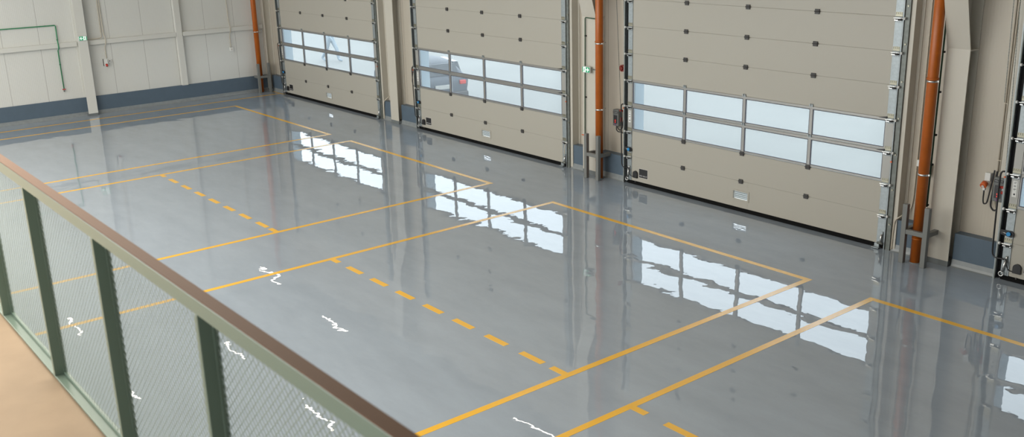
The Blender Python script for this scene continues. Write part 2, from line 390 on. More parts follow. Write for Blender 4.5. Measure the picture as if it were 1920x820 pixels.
def make_door():
    root = empty('door_1', (0, 0, 0), kind='structure')
    xa, xb = 0.022, 5.838
    # solid sections
    first = True; psrc = None
    def seams(k): return 0.08 if k == 0 else H1+HS*(k-1)
    z0, z1 = .08, H1-.003
    vx0, vx1, vz0, vz1 = 2.755, 3.095, .245, .395
    mb = MB().box(xa, vx0, 0, .045, z0, z1, .0025).box(vx1, xb, 0, .045, z0, z1, .0025)
    mb.box(vx0, vx1, 0.0001, .045, z0, vz0).box(vx0, vx1, 0.0001, .045, vz1, z1-.0025)
    mb.build('door_section', M_PANEL, root)
    ps = bx(xa, xb, 0, .045, 0.003, HS-.003, .003).build('door_section', M_PANEL, root, (0, 0, H1))
    for k in (3, 4, 5, 6, 7): inst(ps, root, (0, 0, H1+HS*k))
    mb = MB()
    for k in range(0, 8): mb.box(xa, xb, .0035, .04, H1+HS*k-.004, H1+HS*k+.004)
    mb.build('seam_gasket', mat('seam_gasket_beige', (0.36, 0.335, 0.285), 0.7), root)  # joint strips a little darker than the door panels
    # vent
    v = MB().m(M_PANEL)
    v.box(vx0-.035, vx0, -.01, 0, vz0-.03, vz1+.03, .002).box(vx1, vx1+.035, -.01, 0, vz0-.03, vz1+.03, .002)
    v.box(vx0, vx1, -.01, 0, vz0-.03, vz0, .002).box(vx0, vx1, -.01, 0, vz1, vz1+.03, .002)
    vo = v.build('vent', None, root)
    for k in range(4):
        zc = vz0+.018+k*.036
        MB().prism([(.016, zc-.008), (.024, zc-.010), (.026, zc-.008), (.026, zc+.006), (.018, zc+.009), (.016, zc+.008)], 'x', vx0, vx1).build('vent_slat', mat('grey_vent_slat', (.32, .38, .40), .4), vo)
    # glazed sections
    for k in (1, 2):
        zb = H1+HS*k
        fr = MB().m(M_ALU)
        bot, top = (.045, .045) if k == 1 else (.045, .048)
        fr.box(xa, xb, -.004, .045, zb+.003, zb+bot, .003).box(xa, xb, -.004, .045, zb+HS-top, zb+HS-.003, .003)
        cuts = [xa]+[W*q/4 for q in (1, 2, 3)]+[xb]
        for q in (1, 2, 3): fr.box(W*q/4-.03, W*q/4+.03, -.006, .045, zb+bot-.002, zb+HS-top+.002, .003)
        fr.box(xa, xa+.018, -.003, .045, zb+bot, zb+HS-top).box(xb-.020, xb, -.003, .045, zb+bot, zb+HS-top)
        fr.m(M_GALV).box(xa, xb, -.012, -.004, zb+.012, zb+.018)
        f = fr.build('window_section', None, root)
        for q in range(4):
            p0 = cuts[q]+(.018 if q == 0 else .03); p1 = cuts[q+1]-(.020 if q == 3 else .03)
            MB().box(p0, p1, .014, .026, zb+bot, zb+HS-top).build('pane', M_GLASS, f)
            g = MB(); a, b_ = zb+bot, zb+HS-top
            g.box(p0, p0+.011, -.002, .013, a, b_).box(p1-.011, p1, -.002, .013, a, b_).box(p0+.011, p1-.011, -.002, .013, a, a+.011).box(p0+.011, p1-.011, -.002, .013, b_-.011, b_)
            g.build('pane_gasket', mat('slate_gasket', (0.06, 0.065, 0.09), 0.5), f)
    # end caps
    ec = {}
    for s, (a, b_) in enumerate(((-.10, xa), (xb, 5.972))):
        cg = bx(a, b_, -.012, .045, .002, HS-.002, .0015).build('end_cap', M_GALV, root, (0, 0, H1))
        for k in (3, 4, 5, 6, 7): inst(cg, root, (0, 0, H1+HS*k))
        cw_ = bx(a, b_, -.012, .045, .002, HS-.002, .0015).build('end_cap', M_CAPW, root, (0, 0, H1+HS)); inst(cw_, root, (0, 0, H1+2*HS))
        bx(a, b_, -.012, .045, .08, H1-.002, .0015).build('end_cap', M_GALV, root)
    # small service sticker on left white cap
    mb = MB().m(M_WPLAS).box(-.075, -.01, -.0128, -.012, 1.33, 1.58).m(M_BLK)
    for zz, ww in ((1.555, .04), (1.54, .03), (1.50, .035), (1.49, .03), (1.45, .04), (1.44, .025)): mb.box(-.06, -.06+ww, -.0132, -.0126, zz, zz+.006)
    mb.box(-.052, -.028, -.0132, -.0126, 1.36, 1.385)
    mb.build('rating_sticker', None, root)
    # hinges
    hm = None
    for k in (0, 1, 4, 5, 6, 7):
        for q in (1, 2, 3):
            loc = (W*q/4, 0, H1+HS*k)
            if hm is None: hm = hinge_mid().build('hinge', None, root, loc)
            else: inst(hm, root, loc)
    cm = None
    for k in (2, 3):
        for q in (1, 2, 3):
            loc = (W*q/4, -.004, H1+HS*k)
            if cm is None: cm = clip_mid().build('hinge_clip', None, root, loc)
            else: inst(cm, root, loc)
    for s, xx in ((-1, -.04), (1, 5.905)):
        src = None
        for k in range(0, 8):
            loc = (xx, 0, H1+HS*k)
            if src is None: src = roller(s).build('roller_hinge', None, root, loc)
            else: inst(src, root, loc)
    for k in (2, 3):
        MB().prism([(5.70, H1+HS*k-.008), (5.85, H1+HS*k+.022), (5.85, H1+HS*k-.008)], 'y', -.03, -.005).build('stop_wedge', M_BLK, root)
    # bottom seal
    mb = MB().m(mat('black_seal', (.008, .008, .008), .8, spec=.1)).box(-.10, 5.972, -.006, .06, .004, .079, .002)
    mb.build('bottom_seal', None, root)
    # guide tracks
    for s in (-1, 1):
        mb = MB().m(M_GALVD)
        if s > 0:
            X0, X1 = 5.985, 6.098
            mb.box(X0, X1, .045, .05, 0.0, 4.95).box(X1-.004, X1, -.03, .045, 0.0, 4.95).m(M_GALV).box(X0, X0+.014, -.03, -.026, 0, 4.95).m(M_GALVD).box(X0+.012, X0+.016, -.03, .045, 0, 4.95)
            mb.box(X0+.02, X1-.006, -.01, -.006, 0, 4.95)
            t = mb.build('guide_track', None, root)
            bs = None
            for z in [.45+.6*j for j in range(8)]:
                if bs is None: bs = MB().m(M_BRASS).cyl((6.05, -.022, 0), (6.05, -.01, 0), .016, 6).build('track_bolt', None, t, (0, 0, z))
                else: inst(bs, t, (0, 0, z))
        else:
            mb.m(M_BLK).box(-.185, -.105, .05, .056, 0, 4.95)  # black strip paints in the shade inside the open track channel
            mb.m(M_GALV).box(-.195, -.183, -.045, .056, 0, 4.95).m(M_GALVD).box(-.183, -.165, -.045, -.040, 0, 4.95)
            mb.box(-.112, -.104, .02, .05, 0, 4.95)
            mb.build('guide_track', None, root)
    MB().m(M_ORNG).cyl((5.998, -.045, 1.526), (5.998, -.03, 1.526), .016, 12).build('photocell', None, root)
    MB().m(M_ORNG).cyl((-.19, -.06, 1.90-.28), (-.19, -.045, 1.90-.28), .014, 12).build('photocell', None, root)
    # bottom brackets
    mb = MB().m(M_GALV).box(5.90, 5.955, -.03, -.012, .10, .30, .003).box(5.80, 5.93, -.10, -.012, .012, .026, .002).box(5.83, 5.92, -.06, -.012, .026, .09, .004)
    mb.m(M_CLAMP).cyl((5.93, -.045, .10), (5.94, -.04, .26), .016, 12).m(M_GALVD).cyl((5.88, -.05, .10), (5.98, -.05, .10), .022, 12)
    mb.build('bottom_bracket', None, root)
    mb = MB().m(M_GALV).box(-.095, .0, -.02, -.012, .09, .30, .002).m(M_CLAMP).cyl((-.062, -.045, .14), (-.03, -.04, .33), .017, 12).cyl((-.03, -.04, .33), (-.02, -.03, .40), .012, 10)
    pts = [(-.075+.035*math.cos(t), -.05, .105+.035*math.sin(t)) for t in [2*PI*k/14 for k in range(15)]]
    mb.tube(pts, .009, 8)
    mb.build('bottom_bracket', None, root)
    # latch with blue knob
    mb = MB().m(M_BLK).prism([(-.17, .80), (.0, .80), (.035, .775), (.04, .72), (.0, .70), (-.17, .73)], 'y', -.035, -.012).m(M_BLUE).cyl((-.03, -.035, .755), (-.03, -.065, .755), .032, 16).m(M_CLAMP).cyl((-.13, -.05, .765), (-.05, -.05, .755), .007, 8)
    mb.build('latch', None, root)
    # sensor box + cable
    poly = [(.082, .155), (.205, .155)]+[(.1435+.0615*math.cos(t), .245+.0615*math.sin(t)) for t in [PI*k/10 for k in range(11)]]
    mb = MB().prism(poly, 'y', -.035, 0); mb.build('sensor_box', M_BLK, root)
    bx(.135, .155, -.022, 0, .06, .085, .002).build('sensor_foot', M_HINGE, root)
    mb = MB().tube([(-.19, -.03, 1.70), (-.245, -.05, 1.70), (-.262, -.05, 1.62), (-.26, -.04, 1.1), (-.255, -.03, .50), (-.245, -.03, .37), (-.19, -.04, .335), (-.05, -.05, .345)], .013, 8, 2)
    mb.tube([(-.09, -.05, .34), (-.02, -.05, .36), (-.01, -.05, .26), (.03, -.045, .18), (.09, -.02, .175)], .008, 8, 2)
    mb.m(M_GALVD) if False else None
    mb.build('door_cable', M_BLK, root)
    # logo plate
    pl_ = MB().m(mat('sticker_edge', (0.62, 0.60, 0.56), 0.5)).box(.228, .492, -.0012, 0, .172, .380, .0005).m(M_BLK).box(.238, .482, -.0022, -.001, .182, .370).build('logo_plate', None, root)
    text_mesh('plate_lettering', 'ASSA ABLOY', .0395, mat('plate_letter_white', (.7, .7, .7), .5), pl_, (.36, -.0026, .222), (PI/2, 0, 0))
    return root
d1 = make_door()
doors = [d1]+[copy_tree(d1) for _ in range(3)]
for i, d in enumerate(doors):
    d.location = (DX[i], 0, 0); d.name = 'door_%d' % (i+1)

# ------------------------------------------------------------------ orange drain pipes and guards
def drain_pipe(x, y, clamps, label, rz=0):
    r = empty('drain_pipe', (x, y, 0), label, 'pipe')
    mb = MB().m(M_PIPE).cyl((0, 0, 0), (0, 0, 6.5), .0825, 32)
    mb.cyl((0, 0, clamps[-1]+.02), (0, 0, clamps[-1]+.05), .0935, 32).cyl((0, 0, .40), (0, 0, .42), .086, 32)
    mb.build('pipe_tube', None, r)
    MB().m(M_COVE).cyl((0, 0, 0), (0, 0, .012), .10, 24).build('sealant_ring', None, r)
    for z in clamps:
        MB().m(M_CLAMP).cyl((0, 0, z-.016), (0, 0, z+.016), .0865, 32).cyl((0, .07, z), (0, .19, z), .007, 8).box(.083, .105, -.012, .012, z-.016, z+.016, .002).build('pipe_clamp', None, r)
    return r
drain_pipe(6.684, -.235, (1.477, 2.963), 'nearest orange drain pipe, left of the wide pale column')
drain_pipe(-.795, -.175, (1.528, 2.939), 'orange drain pipe between the second and third door')
drain_pipe(-17.21, -.39, (2.04,), 'farthest orange drain pipe, in the corner of the left wall')

def guard(x, y, span, armL, armR, label, rz=0):
    r = empty('pipe_guard', (x, y, 0), label, 'guard', None, None, rz)
    h = span/2; s = .04
    def hollow(x0, x1, y0, y1, z0, z1, nm): bx(x0, x1, y0, y1, z0, z1, .004).build(nm, M_GUARD, r)
    hollow(-h-s, -h+s, -s, s, 0, .99, 'guard_post'); hollow(h-s, h+s, -s, s, 0, .99, 'guard_post')
    hollow(-h+s, h-s, -s+.005, s-.005, .50, .575, 'crossbar')
    hollow(-h-s+.004, -h+s-.004, s, armL, .50, .575, 'arm'); hollow(h-s+.004, h+s-.004, s, armR, .50, .575, 'arm')
    return r
guard(6.72, -.388, .37, .388-.0+.015, .388-.075, 'grey steel guard around the nearest orange pipe')
guard(-.852, -.33, .367, .33-.075, .33+.015, 'grey steel guard around the orange pipe between the second and third door')
guard(-17.04, -.328, .38, .31, .31, 'grey steel guard around the orange pipe in the far left corner', math.radians(90))

# ------------------------------------------------------------------ small wall equipment
def exit_sign(loc, rz, flip, label):
    r = empty('exit_sign', loc, label, 'exit sign', None, None, rz)
    bx(-.125, .125, -.05, 0, -.07, .07, .02).build('sign_housing', M_SCASE, r)
    mb = MB()
    f = -1 if flip else 1
    bx(*sorted((-.11*f, .0*f)), -.0525, -.05, -.055, .055).build('sign_green_panel', M_SGREEN, r)
    bx(*sorted((.004*f, .085*f)), -.0525, -.05, -.055, .055).build('sign_white_panel', M_SWHITE, r)
    # arrow
    a = MB()
    s = -f
    pts = [(-.055*f+s*(-.045), .012), (-.055*f+s*0.0, .012), (-.055*f+s*(-.018), .042), (-.055*f+s*.006, .042), (-.055*f+s*.045, 0), (-.055*f+s*.006, -.042), (-.055*f+s*(-.018), -.042), (-.055*f+s*0.0, -.012), (-.055*f+s*(-.045), -.012)]
    a.prism(pts, 'y', -.0545, -.0525); a.build('arrow', M_SWHITE, r)
    # running figure and door in green on white
    g = MB(); q = .045*f
    g.cyl((q+.004, -.0525, .032), (q+.004, -.054, .032), .009, 10)
    g.prism([(q-.012, .02), (q+.010, .02), (q+.004, -.012), (q-.010, -.012)], 'y', -.054, -.0525)
    g.prism([(q-.008, -.012), (q+.002, -.012), (q+.022, -.045), (q+.012, -.045)], 'y', -.054, -.0525)
    g.prism([(q-.006, -.012), (q-.024, -.030), (q-.034, -.030), (q-.012, -.006)], 'y', -.054, -.0525)
    g.box(*sorted((.088*f, .108*f)), -.054, -.05, -.055, .055)
    g.build('pictogram', M_SGREEN, r)
    return r
exit_sign((-1.22, -.118, 2.34), 0, True, 'green and white exit sign with arrow on the column between the second and third door')
exit_sign((XL+.272, -5.985, 2.36), math.radians(90), False, 'green and white exit sign with arrow on the left wall column')
mb = MB().m(M_GALVD).box(-1.085, -.96, -.095, -.072, 2.335, 2.36, .002)
tag(mb.build('sign_bracket'), 'small dark bracket right of the exit sign on the column between doors', 'bracket')

# green compressed-air pipes
def clips(r, pts, ax):
    for p in pts: MB().m(M_HOLEGAP).box(p[0]-.02, p[0]+.02, p[1]-.02, p[1]+.02, p[2]-.015, p[2]+.015, .004).build('pipe_clip', M_HINGE, r)
r = empty('green_pipe', (XL, -6.68, 0), 'thin bright green pipe turning down the left wall to a red valve', 'pipe')
g = MB().m(M_GREEN).tube([(.05, -8, 2.84), (.05, -1.0, 2.79), (.05, 0.02, 2.785), (.05, .035, 2.76), (.05, .03, 2.33), (.14, .01, 2.27), (.145, .01, 2.10), (.05, 0, 2.04), (.05, -.0, .90)], .0165, 10)
g.build('pipe_run', None, r)
clips(r, [(.04, .03, 2.36), (.04, 0, 1.62), (.04, -.25, 2.787), (.04, -1.3, 2.79)], 0)
MB().m(M_RED).box(.03, .08, -.045, .045, .86, .885, .004).m(M_GALVD).cyl((.05, 0, .90), (.05, 0, .80), .02, 10).build('valve', None, r)
r = empty('green_pipe', (-1.309, -.10, 0), 'thin green pipe down the column behind the exit sign between doors', 'pipe')
MB().m(M_GREEND).tube([(.30, .0, 3.43), (.02, .0, 3.44), (0, 0, 3.42), (-.02, 0, .88)], .012, 10).build('pipe_run', None, r)
clips(r, [(0, .01, 3.05), (-.005, .01, 1.72)], 0)
MB().m(M_ORNG).box(-.10, -.01, -.03, -.01, .865, .885, .003).m(M_BRASS).cyl((-.02, 0, .90), (-.02, 0, .83), .018, 10).build('valve', None, r)
r = empty('green_pipe', (6.72, -.10, 0), 'dark green pipe between the nearest orange pipe and the wide column', 'pipe')
MB().m(M_GREEND).tube([(.03, 0, 6.3), (.01, 0, 3.0), (0, 0, .92)], .014, 10).build('pipe_run', None, r)
clips(r, [(.02, .01, 3.40), (.02, .01, 2.78), (.02, .01, 2.1), (.01, .01, 1.62), (0, .01, .95)], 0)

# conduits
def conduit(name, paths, rad, material, label, cat='conduit', group=None, saddles=()):
    p0 = Vector(paths[0][0]); r = empty(name, p0, label, cat, group)
    for p in paths:
        MB().tube([Vector(q)-p0 for q in p], rad, 8).build('conduit_tube', material, r)
    for q in saddles:
        v = Vector(q)-p0; MB().box(v.x-.016, v.x+.016, v.y-.016, v.y+.016, v.z-.008, v.z+.008, .003).build('saddle', M_COND, r)
yb = YB-.02
def bend(pts, n=2):
    pts = [Vector(p) for p in pts]
    for _ in range(n):
        q = [pts[0]]
        for a, b in zip(pts, pts[1:]): q += [a*.8+b*.2, a*.2+b*.8]
        q.append(pts[-1]); pts = q
    return pts
conduit('wall_conduit', [bend([(-1.90, yb, 6), (-1.90, yb, 1.0), (-1.90, yb, .70), (-1.98, yb-.17, .62), (-2.06, -.01, .57), (-2.12, -.01, .45), (-2.13, -.01, .03)])], .0125, M_COND,
        'thin beige conduit right of the second door, bending down over the plinth', saddles=[(-1.90, yb, z) for z in (3.4, 2.9, 2.4, 1.6)])
conduit('wall_conduit', [bend([(-9.72, yb, 6), (-9.72, yb, 1.0), (-9.74, yb, .75), (-9.80, yb-.17, .62), (-9.88, -.01, .56), (-9.92, -.01, .45), (-9.93, -.01, .03)])], .0125, M_COND,
        'thin beige conduit right of the first door, bending down over the plinth', saddles=[(-9.72, yb, z) for z in (3.0, 2.4, 1.4)])
conduit('wall_conduit', [bend([(6.33, yb, 6), (6.33, yb, 1.0), (6.30, yb, .72), (6.22, yb-.17, .62), (6.15, -.01, .56), (6.13, -.01, .45), (6.12, -.01, .03)])], .0125, M_COND,
        'thin beige conduit beside the third door jamb, bending down over the plinth', saddles=[(6.33, yb, z) for z in (3.6, 3.0, 2.4, 1.4)])
conduit('wall_conduit', [bend([(6.40, yb, 6), (6.40, yb, 1.60)], 0), bend([(6.47, yb, 6), (6.47, yb, 1.72), (6.46, yb, 1.62), (6.54, yb, 1.57)])], .014, M_COND,
        'pair of pale conduits running down to the white sockets left of the nearest orange pipe', saddles=[(6.40, yb, 3.2), (6.47, yb, 3.2), (6.47, yb, 1.78)])
conduit('wall_conduit', [bend([(7.62, yb, 6), (7.645, yb, 1.62)], 0), bend([(7.655, yb, 6), (7.68, yb, 1.60)], 0), bend([(7.70, yb, 6), (7.72, yb, 1.7)], 0)], .011, M_COND,
        'bundle of thin beige conduits running down to the nearest grey control box', saddles=[(7.635, yb, 2.68), (7.67, yb, 2.68), (7.64, yb, 1.8), (7.675, yb, 1.8)])
conduit('wall_conduit', [bend([(7.71, yb-.02, 2.65), (7.82, yb-.02, 2.66), (7.92, yb-.02, 2.66)], 1)], .011, M_COND, 'short horizontal beige conduit branch above the nearest control box')
xl = XL+.03
conduit('wall_conduit', [bend([(xl, -5.33, 6), (xl, -5.36, 2.45), (xl+.05, -5.37, 2.33), (xl+.11, -5.45, 2.30), (xl+.11, -5.84, 2.29)], 1)], .012, M_COND, 'pale conduit bending left to the exit-sign column on the left wall', saddles=[(xl, -5.36, 2.5)])
conduit('wall_conduit', [bend([(xl, -5.28, 6), (xl, -5.30, 2.45), (xl+.11, -5.29, 2.30), (xl+.11, -5.29, 2.12), (xl, -5.31, 2.02), (xl, -5.305, 1.66)], 1)], .012, M_COND, 'pale conduit running down over the girt to the white and red wall socket', saddles=[(xl, -5.30, 2.5), (xl, -5.305, 1.70)])
conduit('wall_conduit', [bend([(xl, -1.255, 6), (xl, -1.25, 2.45), (xl+.11, -1.25, 2.30), (xl+.11, -1.25, 2.12), (xl, -1.25, 2.02), (xl, -1.25, 1.60)], 1)], .012, M_COND, 'pale conduit running down the left wall to the single white socket', saddles=[(xl, -1.25, 2.5)])
# sockets
r = empty('wall_socket', (XL, -5.345, 1.54), 'white wall socket with red base on the left wall', 'socket')
bx(0, .10, -.05, .05, -.10, .10, .01).build('socket_body', M_WPLAS, r); MB().m(M_RED).cyl((.09, 0, -.05), (.13, 0, -.11), .035, 14).build('red_inlet', None, r)
bx(.0, .012, -.07, -.045, -.11, .11).build('back_plate', M_HINGE, r)
r = empty('wall_socket', (XL, -5.225, 1.575), 'small square white socket beside the red-based one on the left wall', 'socket')
bx(0, .06, -.05, .05, -.045, .045, .008).build('socket_body', M_WPLAS, r); MB().m(M_HINGE).cyl((.06, 0, 0), (.062, 0, 0), .02, 12).build('socket_face', None, r)
r = empty('wall_socket', (XL, -1.235, 1.53), 'single white socket on the left wall near the far orange pipe', 'socket')
bx(0, .06, -.055, .055, -.065, .065, .008).build('socket_body', M_WPLAS, r); MB().m(M_COND).cyl((.06, 0, 0), (.062, 0, 0), .02, 12).build('socket_face', None, r)
r = empty('wall_socket', (6.40, YB, 1.54), 'square white socket left of the nearest orange pipe', 'socket')
bx(-.05, .05, -.07, 0, -.055, .055, .008).build('socket_body', M_WPLAS, r); MB().m(M_COND).cyl((0, -.07, 0), (0, -.072, 0), .012, 12).build('socket_face', None, r)
r = empty('wall_socket', (6.54, YB, 1.46), 'white socket with dark red inlet half hidden by the nearest orange pipe', 'socket')
bx(-.045, .045, -.08, 0, -.07, .10, .008).build('socket_body', M_WPLAS, r); MB().m(M_DRED).cyl((0, -.07, -.05), (0, -.12, -.09), .032, 14).build('red_inlet', None, r)
# the CEE socket with hanging cable beside the last door
r = empty('power_socket', (7.53, YB, 1.52), 'white power socket with round orange plug and black cable by the nearest control box', 'socket')
bx(-.045, .045, -.08, 0, -.06, .07, .01).build('socket_body', M_WPLAS, r)
MB().m(M_ORNG).cyl((-.02, -.09, -.09), (-.02, -.15, -.13), .05, 18).m(M_WPLAS).cyl((-.02, -.15, -.13), (-.02, -.16, -.137), .022, 12).build('plug', None, r)
bx(-.035, .005, -.13, -.09, -.20, -.15, .006).build('plug_grip', M_WPLAS, r)
MB().tube(bend([(-.015, -.11, -.18), (-.015, -.11, -.36), (.0, -.11, -.42), (.05, -.11, -.40), (.06, -.09, -.25), (.075, -.05, .02), (.08, -.04, .12)]), .0115, 8).build('plug_cable', M_BLK, r)

def control_box(x, front, z0, z1, wd, label, lit):
    r = empty('control_box', (x, YB, z0), label, 'control box')
    h = z1-z0; yf = front-YB
    bx(0, wd, yf, -.002, 0, h, .012).build('box_housing', M_BOX, r)
    b = bx(.012, wd-.012, yf-.004, yf, h-.075, h-.035, .004).build('name_strip', M_BLK, r)
    text_mesh('strip_lettering', 'ASSA ABLOY', .022, mat('plate_letter_white', (0,0,0)), b, (wd/2, yf-.005, h-.055), (PI/2, 0, 0))
    p = bx(.03, wd-.035, yf-.004, yf, .055, h-.12, .003).build('button_panel', mat('button_panel_black', (.03, .03, .035), .4), r)
    cx = wd*.5
    for z, m_, rr in ((h-.15, M_HINGE, .011), (h-.19, M_HINGE, .011), (.125, mat('red_button', (.7, .04, .03), .3, emit=(1, .06, .04), estr=lit), .013), (.085, mat('red_button', (0,0,0)), .013)):
        MB().m(m_).cyl((cx, yf-.004, z), (cx, yf-.014, z), rr, 14).build('push_button', None, p)
    MB().m(mat('purple_button', (.25, .03, .25), .4)).box(cx-.014, cx+.014, yf-.012, yf, .02, .045, .003).build('reset_button', None, r)
    return r
r = control_box(-.632, .07, 1.165, 1.52, .17, 'grey door control box with two red buttons left of the third door', .5)
MB().tube(bend([(.05, -.06, 0.0), (.05, -.07, -.09), (.12, -.09, -.13), (.25, -.12, -.11), (.36, -.16, -.12)]), .011, 8).tube(bend([(.08, -.06, 0), (.09, -.07, -.06), (.18, -.09, -.09), (.27, -.10, -.02), (.30, -.12, .12), (.37, -.15, .20)]), .011, 8).build('box_cable', M_BLK, r)
r = control_box(7.655, .07, 1.18, 1.56, .165, 'grey door control box with lit red buttons left of the nearest door', 1.2)
MB().tube(bend([(.10, -.06, .0), (.10, -.07, -.10), (.04, -.09, -.17), (-.03, -.09, -.10), (-.02, -.07, .15), (.0, -.04, .45)]), .0135, 8).build('box_cable', M_BLK, r)
MB().tube(bend([(.12, -.06, .0), (.13, -.06, -.10), (.05, -.07, -.15), (.0, -.05, -.02), (.03, -.03, .45)]), .010, 8).build('box_cable', M_COND, r)
r = empty('signal_horn', (-.36, YB, 2.42), 'dark red round signal fitting on the wall left of the third door', 'signal')
MB().m(M_DRED).cyl((-.04, 0, 0), (-.04, -.10, 0), .072, 20).cyl((-.04, -.10, 0), (-.04, -.13, 0), .05, 20, .03).build('horn_body', None, r)
MB().m(M_DRED).box(.03, .13, -.09, 0, -.065, .065, .015).m(M_RED).box(.035, .125, -.095, -.088, -.01, .01).build('horn_base', None, r)

# chains and pull handles
def chain(x, y, z0, z1, label, dx):
    mb = MB(); k = 0; z = z1
    while z > z0:
        t = (z1-z)/(z1-z0); cx = x+dx*t
        if k % 2: mb.box(cx-.006, cx+.006, y-.002, y+.002, z-.026, z)
        else: mb.box(cx-.002, cx+.002, y-.006, y+.006, z-.026, z)
        k += 1; z -= .022
    o = mb.build('hand_chain', M_GALVD); tag(o, label, 'chain')
chain(-.62, .10, 1.6, 4.8, 'fine steel hand chain hanging left of the third door, beside the dark red fitting', .20)
chain(-.36, .08, 1.6, 4.8, 'second fine steel chain left of the third door, next to its track', .10)
chain(7.72, .05, 1.58, 4.8, 'thin steel chain left of the nearest door, next to its track', .11)
chain(7.60, .12, 2.72, 4.8, 'steel chain hanging along the conduit bundle above the nearest control box', .05)
def pull(i, x, y, z, h):
    r = MB().m(M_RED).cyl((0, 0, 0), (0, 0, h*.4), .022, 14).m(M_WPLAS).cyl((0, 0, h*.39), (0, 0, h), .012, 10).m(M_RED).cyl((-.035, 0, h), (.035, 0, h), .02, 14).build('pull_handle', None, doors[i], (x-DX[i], y, z))
pull(2, -.30, .0, 1.30, .24); pull(3, 7.835, .0, 1.34, .10); pull(1, -8.34, .02, 1.52, .08); pull(0, -16.38, .02, 1.52, .08)
MB().tube([q-Vector((DX[1], 0, 0)) for q in bend([(-8.30, 0, 1.72), (-8.31, 0, 1.5), (-8.38, 0, 1.32), (-8.33, 0, 1.14), (-8.25, 0, 1.22), (-8.27, 0, 1.5), (-8.22, 0, 1.75)])], .009, 8).build('pull_cord', mat('dark_brown_cord', (.05, .04, .035), .6), doors[1])

# ------------------------------------------------------------------ mezzanine and railing
YR = -14.8285+.97; CZ = 5.5919
z_bot, z_ftop, z_fbot = CZ-2.12*.97, CZ-1.092*.97, CZ-1.15*.97
tag(bx(2.5, XR-.05, YF+.02, YR+.065, z_bot-.30, z_bot-.004).build('floor.001', M_MEZZ), kind='structure')
r = empty('guard_railing', (11.3, YR, z_bot), 'green-grey steel railing with brown handrail and expanded metal infill on the mezzanine edge', 'railing')
dz = -z_bot
bx(-8.0, 7.0, 0, .038, z_fbot+dz, z_ftop+dz-.004, .002).build('top_rail', M_RAIL, r)
bx(-8.0, 7.0, .0, .044, z_ftop+dz-.004, z_ftop+dz, .0015).build('handrail_cap', M_RAILTOP, r)
bx(-8.0, 7.0, 0, .058, 0, .012, .002).build('bottom_rail', M_RAIL, r)
post_x = [11.825+1.004*k for k in range(-7, 4)]
psrc = None; msrc = None; fsrc = None
def mesh_panel():
    """expanded metal: rows of slanted strands forming diamonds"""
    mb = bmesh.new(); x0, x1 = .003, 1.004-.028; z0, z1 = .014, z_fbot+dz-.003
    pw, ph = .034, .0160; y = .050; tw = .0029; th = .0008
    nx = int((x1-x0)/pw); nz = int((z1-z0)/ph)
    pw = (x1-x0)/nx; ph = (z1-z0)/nz
    for j in range(nz):
        for i in range(nx):
            cx = x0+pw*(i+.5); za = z0+ph*j
            # zigzag: from (left knuckle) up to (centre) and down, two strands per cell
            off = 0
            L_ = (cx-pw/2, za+(0 if j % 2 == 0 else ph)); C_ = (cx, za+(ph if j % 2 == 0 else 0)); R_ = (cx+pw/2, L_[1])
            for a, b in ((L_, C_), (C_, R_)):
                lo, hi = (a, b)
                v = []
                for (px, pz) in (a, b):
                    v.append(mb.verts.new((px, y-.0009, pz-tw))); v.append(mb.verts.new((px, y+.0009, pz+tw)))
                mb.faces.new((v[0], v[2], v[3], v[1]))
    me = bpy.data.meshes.new('mesh_panel'); mb.to_mesh(me); mb.free(); me.materials.append(M_MESH)
    o = bpy.data.objects.new('mesh_panel', me); COL.objects.link(o); o.parent = r
    md = o.modifiers.new('thickness', 'SOLIDIFY'); md.thickness = th; md.offset = 0
    return o
for k, px in enumerate(post_x):
    lx = px-11.3
    if psrc is None:
        psrc = bx(-.025, 0, 0, .044, .012, z_fbot+dz, .002).build('railing_post', M_RAIL, r, (lx, 0, 0))
    else: inst(psrc, r, (lx, 0, 0))
    if k == len(post_x)-1: break
    if msrc is None:
        msrc = mesh_panel(); msrc.location = (lx, 0, 0)
        f = MB(); a, b, c, d = .001, 1.004-.026, .013, z_fbot+dz-.001
        f.box(a, a+.009, .040, .056, c, d).box(b-.009, b, .040, .056, c, d).box(a+.009, b-.009, .040, .056, c, c+.012).box(a+.009, b-.009, .040, .056, d-.012, d)
        fsrc = f.build('panel_frame', M_RAIL, r, (lx, 0, 0))
    else:
        inst(msrc, r, (lx, 0, 0)); inst(fsrc, r, (lx, 0, 0))

# ------------------------------------------------------------------ hanging LED battens (seen mirrored in the floor)
LAMPS = [(-15.6, -1.5, 'over the far left corner bay'), (-10.2, -2.0, 'over the gap between the first and second door'), (-1.5, -1.65, 'in front of the third door'),
         (-10.3, -5.1, 'over the middle of the far bays'), (-5.4, -5.1, 'over the second bay'), (-15.5, -7.9, 'near the left wall away from the doors'), (-9.8, -8.15, 'over the far bays away from the doors'),
         (6.8, -1.65, 'in front of the wide pale column'), (4.2, -5.1, 'over the third bay'), (9.5, -5.1, 'over the nearest bay'), (4.5, -10.5, 'over the hall near the mezzanine'), (-2, -11.5, 'over the hall between door and mezzanine')]
for i, (x, y, t) in enumerate(LAMPS):
    r = empty('ceiling_lamp', (x, y, 5.9), 'slim linear LED batten hung '+t, 'lamp', 'LED battens hung in the hall')
    bx(-.75, .75, -.035, .035, 0, .05, .004).build('lamp_body', M_LAMPB, r)
    bx(-.74, .74, -.022, .022, -.012, 0, .002).build('led_strip', M_LED, r)
    [MB().cyl((q, 0, .05), (q, 0, 1.0), .003, 6).build('suspension_wire', M_GALVD, r) for q in (-.6, .6)]

# ------------------------------------------------------------------ outside
tag(bx(-90, 60, 0.5, 120, -0.35, -0.02).build('ground', M_YARD), kind='structure')

